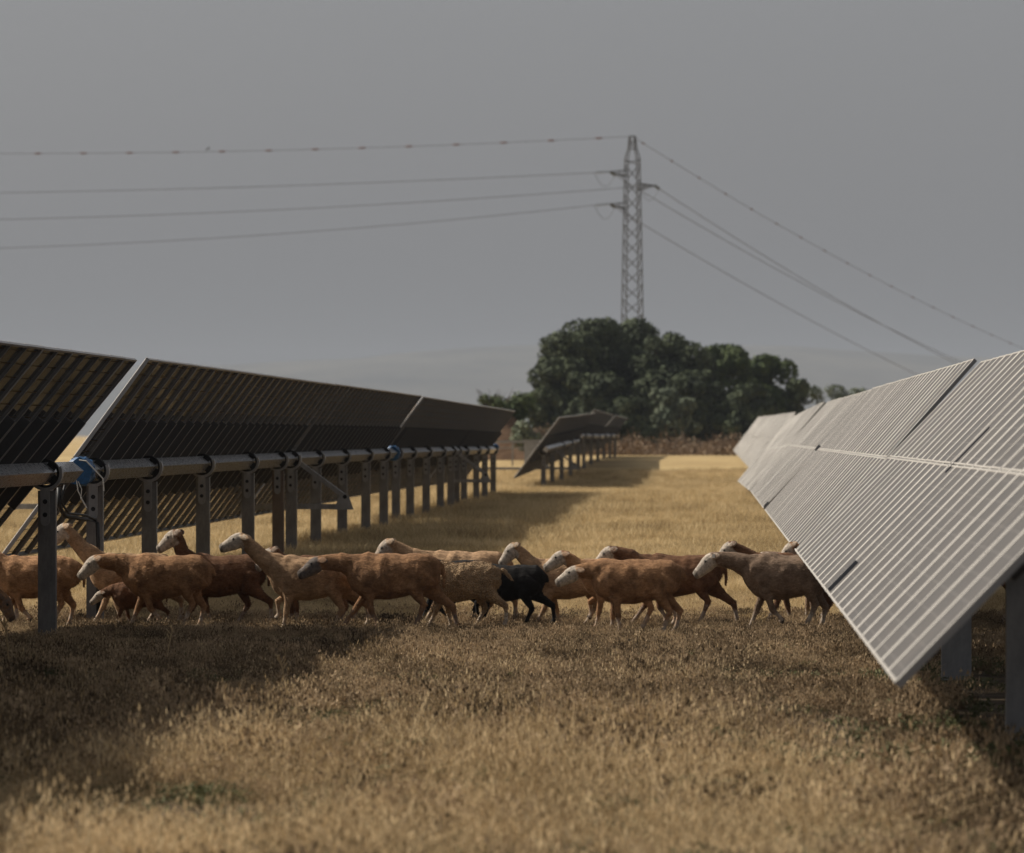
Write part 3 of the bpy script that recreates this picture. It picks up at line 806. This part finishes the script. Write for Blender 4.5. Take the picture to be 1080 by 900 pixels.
    for vi, co in enumerate(VC):
        pale = dark = 0.0
        t = (co - hd).dot(f)
        tt = max(-.10, min(.16, t)); dq = (co - hd - f * tt - dn * .015).length
        pale = smooth(-.13, -.045, t) * smooth(.125, .085, dq) * rough_face
        for e0_, e1_ in ears_:
            dd = e1_ - e0_; k = max(0, min(1, (co - e0_).dot(dd) / dd.length_squared)); pale = max(pale, .46 * smooth(.05, .03, (co - e0_ - dd * k).length))
        for a, b in legseg:
            if co.z < a.z + .02 and abs(co.y - a.y) < .05:
                dd = b - a; k = max(0, min(1, (co - a).dot(dd) / dd.length_squared)); q = a + dd * k
                if (co - q).length < .05: pale = max(pale, .56 * smooth(-.2, .5, k)); dark = max(dark, .85 * smooth(.93, 1.0, k))
        if t > .135 and (co - hd).length < .2: dark = max(dark, .5)
        for e in eyes: dark = max(dark, .8 * smooth(.022, .010, (co - e).length))
        # folds and lumps of the fleece
        n_ = VN[vi]
        amp = (.006 if coatn == 'wool' else .003)
        if -.5 < co.x < .55 and co.z > .38:
            VC[vi] = co + n_ * amp * (noise.noise(co * (16 if coatn == 'wool' else 9) + npz) * 2) + n_ * (.020 * noise.noise(co * 5 + npz) + .010 * noise.noise(co * 11 + npz))
        out += [pale, dark, 0]
    me.vertices.foreach_set('co', [c for v in VC for c in v])
    at.data.foreach_set('vector', out)
    me.materials.clear(); me.materials.append(COATS[coatn])
    me.polygons.foreach_set('use_smooth', [True] * len(me.polygons)); me.update()
    o = bpy.data.objects.new('sheep', me); col.objects.link(o)
    o.location = (X, D, gz(X, D)); o.rotation_euler = (0, 0, ang); o.scale = (s, s, s * (1 if H is None else H))
    tag(o, label, 'sheep', 'sheep of the flock walking left between the panel rows')
    # short coat hairs, combed back and down, over the body mesh
    fb = MB(); polys = me.polygons; np_ = len(polys); nh = 11000
    for _ in range(nh):
        pi_ = rr.randrange(np_); pv = polys[pi_].vertices; k0 = pv[0]
        if out[k0 * 3] > .3 or out[k0 * 3 + 1] > .2: continue
        c0 = VC[k0]; n0 = VN[k0]
        if coatn == 'wool':
            dr = (n0 * .9 + Vector((rr.uniform(-1, 1), rr.uniform(-1, 1), rr.uniform(-1, .4)))).normalized(); ln = rr.uniform(.012, .026); wd = rr.uniform(.006, .012)
        else:
            dr = (n0 * .55 + Vector((-.75, 0, -.45)) + Vector((rr.uniform(-.4, .4), rr.uniform(-.4, .4), rr.uniform(-.4, .4)))).normalized(); ln = rr.uniform(.012, .030); wd = rr.uniform(.004, .008)
        b0 = c0 - n0 * .003; sdv = dr.cross(n0)
        if sdv.length < .01: continue
        sdv = sdv.normalized() * wd * .5
        fb.add([b0 - sdv, b0 + sdv, b0 + dr * ln], [(0, 1, 2)])
    fb.build('fleece', COATS[coatn], o)
    for e in eyes:
        m2 = MB(); m2.tube([e - side * .008 - Vector((.006, 0, 0)), e, e + side * .002 + Vector((.006, 0, 0))], [.006, .0105, .006], 8)
        m2.build('eye', M_EYE, o, smooth=True)
    if tagged:
        e = poll + side * .10 - dn * .03 + Vector((-.02, 0, 0)); m2 = MB(); m2.box(e, (.03, .006, .035)); m2.build('ear_tag', M_TAG, o)
        e = poll - side * .10 - dn * .03 + Vector((-.02, 0, 0)); m2 = MB(); m2.box(e, (.03, .006, .035)); m2.build('ear_tag', M_TAG, o)
    return o

def S(D, rump, headpx, s=1.0, coatn='rust', phase=0, label='', H=None, **k):
    """rump and head measured in the photo -> body centre and head offset"""
    ppm = F / D; cpx = rump - .49 * s * ppm
    hf = (cpx - headpx[0]) / ppm / s
    H = (H or 1) * 1.09
    hz = (EYE - (headpx[1] - HY) / ppm - gz((cpx - VX) / F * D, D)) / (s * H)
    return sheep('sheep', D, cpx, (max(.50, hf), hz), s, H, coatn, phase, label, **k)
S(57.5, 9, (-60, 575), 1.0, 'rust', 1, 'brown sheep mostly beyond the left edge, only its rump and lifted tail showing', tail=1)
S(57.0, 83, (-38, 590), 1.0, 'rust', 0, 'rust brown sheep cut by the left edge, walking behind the nearest steel post')
S(57.75, 184, (60, 563), 1.0, 'tan', 1, 'tan sheep whose pale head shows just right of the nearest post', pitch=35)
S(56.75, 222, (93, 597), 1.02, 'rust', 0, 'rust brown sheep with pale lowered face, in front and just right of the nearest post', pitch=33, tail=2)
S(57.5, 279, (177, 569), 1.0, 'brown', 1, 'dark brown sheep with pale freckled face held high under the third post', pitch=30, rough_face=.8)
S(56.5, 377, (246, 571), 1.02, 'tan', 4, 'tan sheep with head held highest on a long upright neck, left of centre', pitch=15)
S(57.4, 378, (280, 588), 1.0, 'brown', 2, 'brown sheep almost hidden behind the long necked tan sheep, only its back showing', pitch=35)
S(56.1, 464, (329, 597), 1.06, 'grey', 3, 'big rust sheep with dark grey face striding past the middle of the flock', pitch=22, rough_face=.75)
S(58.3, 537, (404, 580), 1.05, 'tan', 1, 'pale backed sheep with white and dark bowed head behind the big rust sheep', pitch=40, rough_face=.7)
S(57.9, 521, (420, 604), .93, 'black', 0, 'black sheep of which a strip of back shows above the woolly lamb', pitch=40)
S(57.3, 575, (480, 625), .88, 'black', 4, 'black sheep with hind leg stretched back, right of the woolly lamb', pitch=50, tail=2)
S(56.8, 528, (440, 612), .88, 'wool', 1, 'light tan curly woolly lamb walking close behind the big rust sheep', pitch=40, tail=1, H=1.04)
S(57.9, 646, (537, 583), .95, 'tan', 1, 'tan sheep with small pale head raised just right of the black sheep', pitch=40)
S(57.0, 702, (587, 590), .96, 'rust', 4, 'brown sheep with white face and one folded fore leg, centre right', pitch=25)
S(55.5, 720, (601, 606), 1.0, 'rust', 2, 'rust sheep in front with low stretched neck and pale face, centre right', pitch=20, tail=2)
S(58.2, 762, (638, 586), 1.0, 'brown', 3, 'dark brown sheep with broad white head and dark ear, behind the low necked rust sheep', pitch=30)
S(56.3, 880, (745, 594), 1.04, 'dull', 0, 'greyish brown sheep with white face and ear tag beside the right panels', pitch=33, tagged=True)
S(58.2, 893, (765, 582), 1.0, 'brown', 1, 'sheep whose head top rises just above the tagged greyish sheep', pitch=40)
S(59.0, 918, (800, 592), .96, 'dull', 2, 'sheep hidden behind the tagged greyish sheep, only an ear and brow showing', pitch=35)
S(58.6, 950, (830, 583), 1.0, 'rust', 0, 'sheep with round white head half hidden by the right panels', pitch=45)
S(58.0, 1140, (1020, 600), 1.0, 'rust', 0, 'brown sheep seen under the right panels beside the steel posts', pitch=30)
S(57.3, 172, (101, 630), .62, 'brown', 1, 'small dark faced lamb low between the legs of the front left sheep', pitch=30, rough_face=1)
sheep('sheep', 53.6, -62, (.72, .40), .95, None, 'grey', 2, 'dark headed sheep grazing low at the left edge, only its bent head showing', yaw=172, pitch=58, rough_face=.5)

bpy.data.scenes.remove(TS)
# ---------------------------------------------------------------- grass
def grass_mat(name, stops, sc=.5, trans=.25):
    m = mat(name, (.3, .2, .1), .8, 0, .15)
    pos = geo_pos(m); rnd_ = N(m, 'ShaderNodeObjectInfo').outputs['Random']
    f = math_n(m, 'ADD', math_n(m, 'MULTIPLY', noise_tex(m, sc, 4, .65, pos), .75), math_n(m, 'MULTIPLY', rnd_, .28))
    c = ramp(m, f, stops); L(m, c, P(m).inputs['Base Color'])
    tr = N(m, 'ShaderNodeBsdfTranslucent'); mx = N(m, 'ShaderNodeMixShader'); mx.inputs[0].default_value = trans
    L(m, c, tr.inputs[0]); L(m, P(m).outputs[0], mx.inputs[1]); L(m, tr.outputs[0], mx.inputs[2])
    L(m, mx.outputs[0], m.node_tree.nodes['Material Output'].inputs['Surface'])
    return m
G_STRAW = grass_mat('straw_grass', [(.30, (.14, .095, .05)), (.46, (.38, .27, .14)), (.62, (.68, .52, .31))])
G_WEED = grass_mat('dry_weed', [(.30, (.06, .042, .026)), (.46, (.17, .12, .07)), (.64, (.46, .34, .21))], .9)
G_GREEN = grass_mat('green_weed', [(.3, (.05, .056, .024)), (.7, (.16, .155, .075))], .9)
G_FIELD = grass_mat('field_straw', [(.34, (.24, .17, .085)), (.48, (.48, .36, .185)), (.62, (.70, .555, .325))], .35)
def blade(mb, rr, base, h, w, lean, seg=3, head=False):
    a = rr.random() * 6.28; la = rr.random() * 6.28
    d = Vector((math.cos(la), math.sin(la), 0)) * lean * h; sd_ = Vector((math.cos(a), math.sin(a), 0))
    b = len(mb.v)
    for i in range(seg + 1):
        k = i / seg; p = base + d * k * k + Vector((0, 0, h * (k - .18 * lean * k * k)))
        ww = w * (1 - .75 * k)
        mb.v += [tuple(p - sd_ * ww / 2), tuple(p + sd_ * ww / 2)]
    for i in range(seg): mb.f.append((b + 2 * i, b + 2 * i + 1, b + 2 * i + 3, b + 2 * i + 2)); mb.m.append(0)
    tip = base + d + Vector((0, 0, h * (1 - .18 * lean)))
    if head:
        mb.add([tip + Vector((0, 0, -.012)), tip + sd_ * .006, tip + Vector((0, 0, .022)), tip - sd_ * .006], [(0, 1, 2, 3)])
    return tip
def tuft_src(kind, seed):
    rr = random.Random(seed); mb = MB()
    if kind == 'straw':
        for _ in range(34): blade(mb, rr, Vector((rr.gauss(0, .05), rr.gauss(0, .05), -.02)), rr.uniform(.10, .30), .0042, rr.uniform(.25, 1.9), 3, rr.random() < .5)
    elif kind == 'weed':    # wiry branching weed with tiny seed heads
        for _ in range(11):
            b0 = Vector((rr.gauss(0, .05), rr.gauss(0, .05), -.02)); h = rr.uniform(.07, .22)
            tip = blade(mb, rr, b0, h, .0035, rr.uniform(.3, 1.7), 3, True)
            for _ in range(7):
                k = rr.uniform(.3, 1); p = b0.lerp(tip, k)
                q = blade(mb, rr, p, rr.uniform(.03, .07), .0026, rr.uniform(.5, 1.6), 1, True)
                s_ = rr.uniform(.007, .018); n1 = Vector((rr.uniform(-1, 1), rr.uniform(-1, 1), rr.uniform(-1, 1))).normalized(); t1 = n1.orthogonal().normalized(); b1 = n1.cross(t1)
                mb.add([q - t1 * s_, q + b1 * s_ * .7, q + t1 * s_, q - b1 * s_ * .7], [(0, 1, 2, 3)])
    elif kind == 'green':
        for _ in range(26):
            b0 = Vector((rr.gauss(0, .05), rr.gauss(0, .05), rr.uniform(0, .07))); n1 = Vector((rr.uniform(-1, 1), rr.uniform(-1, 1), rr.uniform(.2, 1))).normalized()
            t1 = n1.orthogonal().normalized(); b1 = n1.cross(t1); s_ = rr.uniform(.012, .028)
            mb.add([b0 - t1 * s_, b0 + b1 * s_ * .45, b0 + t1 * s_, b0 - b1 * s_ * .45], [(0, 1, 2, 3)])
        for _ in range(8): blade(mb, rr, Vector((rr.gauss(0, .03), rr.gauss(0, .03), -.02)), rr.uniform(.06, .12), .004, .7, 2)
    else:                   # coarser clump for the field farther off
        for _ in range(40): blade(mb, rr, Vector((rr.gauss(0, .16), rr.gauss(0, .16), -.02)), rr.uniform(.12, .30), .010, rr.uniform(.1, .7), 2, False)
    return mb
def scatter(name, label, kind, m, pts):
    """one stuff object: points carrying a turn and a size, a clump put on each"""
    src = []
    c_ = bpy.data.collections.new(name + '_clumps')
    for k in range(4):
        me = tuft_src(kind, 100 + k * 7 + len(name)).mesh(name + '_clump', False, [m])
        o_ = bpy.data.objects.new(name + '_clump', me); c_.objects.link(o_)
    me = bpy.data.meshes.new(name); me.from_pydata([p[:3] for p in pts], [], [])
    a = me.attributes.new('turn', 'FLOAT', 'POINT'); a.data.foreach_set('value', [p[3] for p in pts])
    a = me.attributes.new('size', 'FLOAT', 'POINT'); a.data.foreach_set('value', [p[4] for p in pts])
    a = me.attributes.new('pick', 'INT', 'POINT'); a.data.foreach_set('value', [p[5] for p in pts])
    o = bpy.data.objects.new(name, me); col.objects.link(o); tag(o, label, None, None, 'stuff')
    ng = bpy.data.node_groups.new(name + '_scatter', 'GeometryNodeTree')
    ng.interface.new_socket('Geometry', in_out='INPUT', socket_type='NodeSocketGeometry'); ng.interface.new_socket('Geometry', in_out='OUTPUT', socket_type='NodeSocketGeometry')
    n = ng.nodes; l = ng.links
    gi = n.new('NodeGroupInput'); go = n.new('NodeGroupOutput'); ip = n.new('GeometryNodeInstanceOnPoints'); ci = n.new('GeometryNodeCollectionInfo')
    ci.inputs['Collection'].default_value = c_; ci.inputs['Separate Children'].default_value = True; ci.inputs['Reset Children'].default_value = True
    def attr(nm, ty):
        q_ = n.new('GeometryNodeInputNamedAttribute'); q_.data_type = ty; q_.inputs['Name'].default_value = nm; return q_.outputs['Attribute']
    cx_ = n.new('ShaderNodeCombineXYZ'); l.new(attr('turn', 'FLOAT'), cx_.inputs['Z'])
    l.new(gi.outputs[0], ip.inputs['Points']); l.new(ci.outputs[0], ip.inputs['Instance']); ip.inputs['Pick Instance'].default_value = True
    l.new(attr('pick', 'INT'), ip.inputs['Instance Index']); l.new(cx_.outputs[0], ip.inputs['Rotation'])
    l.new(attr('size', 'FLOAT'), ip.inputs['Scale']); l.new(ip.outputs[0], go.inputs[0])
    md = o.modifiers.new('scatter', 'NODES'); md.node_group = ng
    return o
rg = random.Random(77)
def fbm(x, y, s, z=0.0): return noise.fractal(Vector((x * s, y * s, z)), 1.0, 2.0, 3)
P_straw, P_weed, P_green, P_field = [], [], [], []
y = 22.0
for _ in range(76000):
    y = 22 + 44 * rg.random() ** (1.05 if _ % 3 else .55)
    x = rg.uniform(-(VX / F) * y - 1.2, (1080 - VX) / F * y + 1.2)
    straw = smooth(38, 30, y + 5 * fbm(x, y, .35)) * smooth(.0, .35, 1 - abs(x - .3) / 6) * .75 + smooth(58, 64, y) + .16 + .35 * fbm(x, y, .6, 3)
    bare = smooth(1.4, 2.1, x + .3 * fbm(x, y, .7, 9)) * smooth(50, 44, y)
    if rg.random() < bare * .88: continue
    if rg.random() < .85 * smooth(.05, .4, fbm(x, y * .8, .55, 40)): continue
    g = fbm(x, y, .5, 20) + .45 * smooth(.2, 2.2, x) * smooth(24, 30, y) * smooth(48, 42, y)
    if rg.random() < .6 * smooth(.05, .4, fbm(x, y, 2.2, 60)): continue
    hv_ = max(.45, 1 + 1.1 * fbm(x, y, 1.6, 80))
    p = (x, y, gz(x, y), rg.random() * 6.28, rg.uniform(.55, 1.15) * hv_ * (1 - .26 * smooth(34, 42, y)), rg.randrange(4))
    straw *= 1 - .8 * smooth(.5, 1.5, x) * smooth(52, 46, y)
    if rg.random() < (.22 + .16 * smooth(-3, 1, x) + .7 * smooth(.05, .5, g)) * (1 - .6 * smooth(47, 52, y)): P_green.append((*p[:4], p[4] * (1 - .5 * smooth(47, 51, y)), p[5]))
    elif y < 50 and fbm(x, y, 2.6, 33) > .34: P_green.append((*p[:4], p[4] * 1.3, p[5]))
    elif rg.random() < straw: P_straw.append((*p[:4], p[4] * (.95 - .34 * smooth(47, 53, y)), p[5]))
    else: P_weed.append((*p[:4], p[4] * (1.0 - .28 * smooth(47, 53, y)), p[5]))
for _ in range(80000):
    y = 60 + 190 * rg.random() ** 1.5
    x = rg.uniform(-(VX / F) * y - 1, (1080 - VX) / F * y + 1)
    if rg.random() > .35 + .65 * smooth(56, 66, y + 3 * fbm(x, y, .3)): continue
    P_field.append((x, y, gz(x, y), rg.random() * 6.28, rg.uniform(.6, 1.2) * (1 + .5 * fbm(x, y, .15, 4)) * (.34 + .66 * smooth(60, 82, y)), rg.randrange(4)))
def stalk(x_px, y_px, h, lean, D, label):
    rr = random.Random(int(x_px)); X = (x_px - VX) / F * D
    mb = MB(); pts = [Vector((lean * k * k, 0, h * k)) for k in (0, .3, .6, .85, 1)]
    mb.tube(pts, [.009, .008, .007, .006, .003], 6)
    for k in range(6):
        p = pts[2].lerp(pts[4], rr.random()); mb.tube([p, p + Vector((rr.uniform(-.05, .05), rr.uniform(-.03, .03), .06))], [.003, .007], 5)
    tag(mb.build('dry_stalk', G_STRAW, loc=(X, D, gz(X, D) - .02)), label, 'plant', 'tall pale dry stalks in the foreground')
stalk(7, 740, .62, -.06, 44, 'tallest pale dry stalk, bent, at the very left edge')
stalk(174, 712, .36, .06, 46.5, 'thin pale dry stalk standing alone in the shade left of centre')
stalk(300, 735, .30, -.05, 42, 'short pale dry stalk near the border of the shade')
scatter('straw_grass', 'pale dry straw grass across the foreground', 'straw', G_STRAW, P_straw)
scatter('dry_weeds', 'brown wiry dry weeds with tiny seed heads', 'weed', G_WEED, P_weed)
scatter('green_weeds', 'low dull green weeds between the dry stems', 'green', G_GREEN, P_green)
scatter('field_grass', 'golden dry grass of the strip between the panel rows', 'field', G_FIELD, P_field)
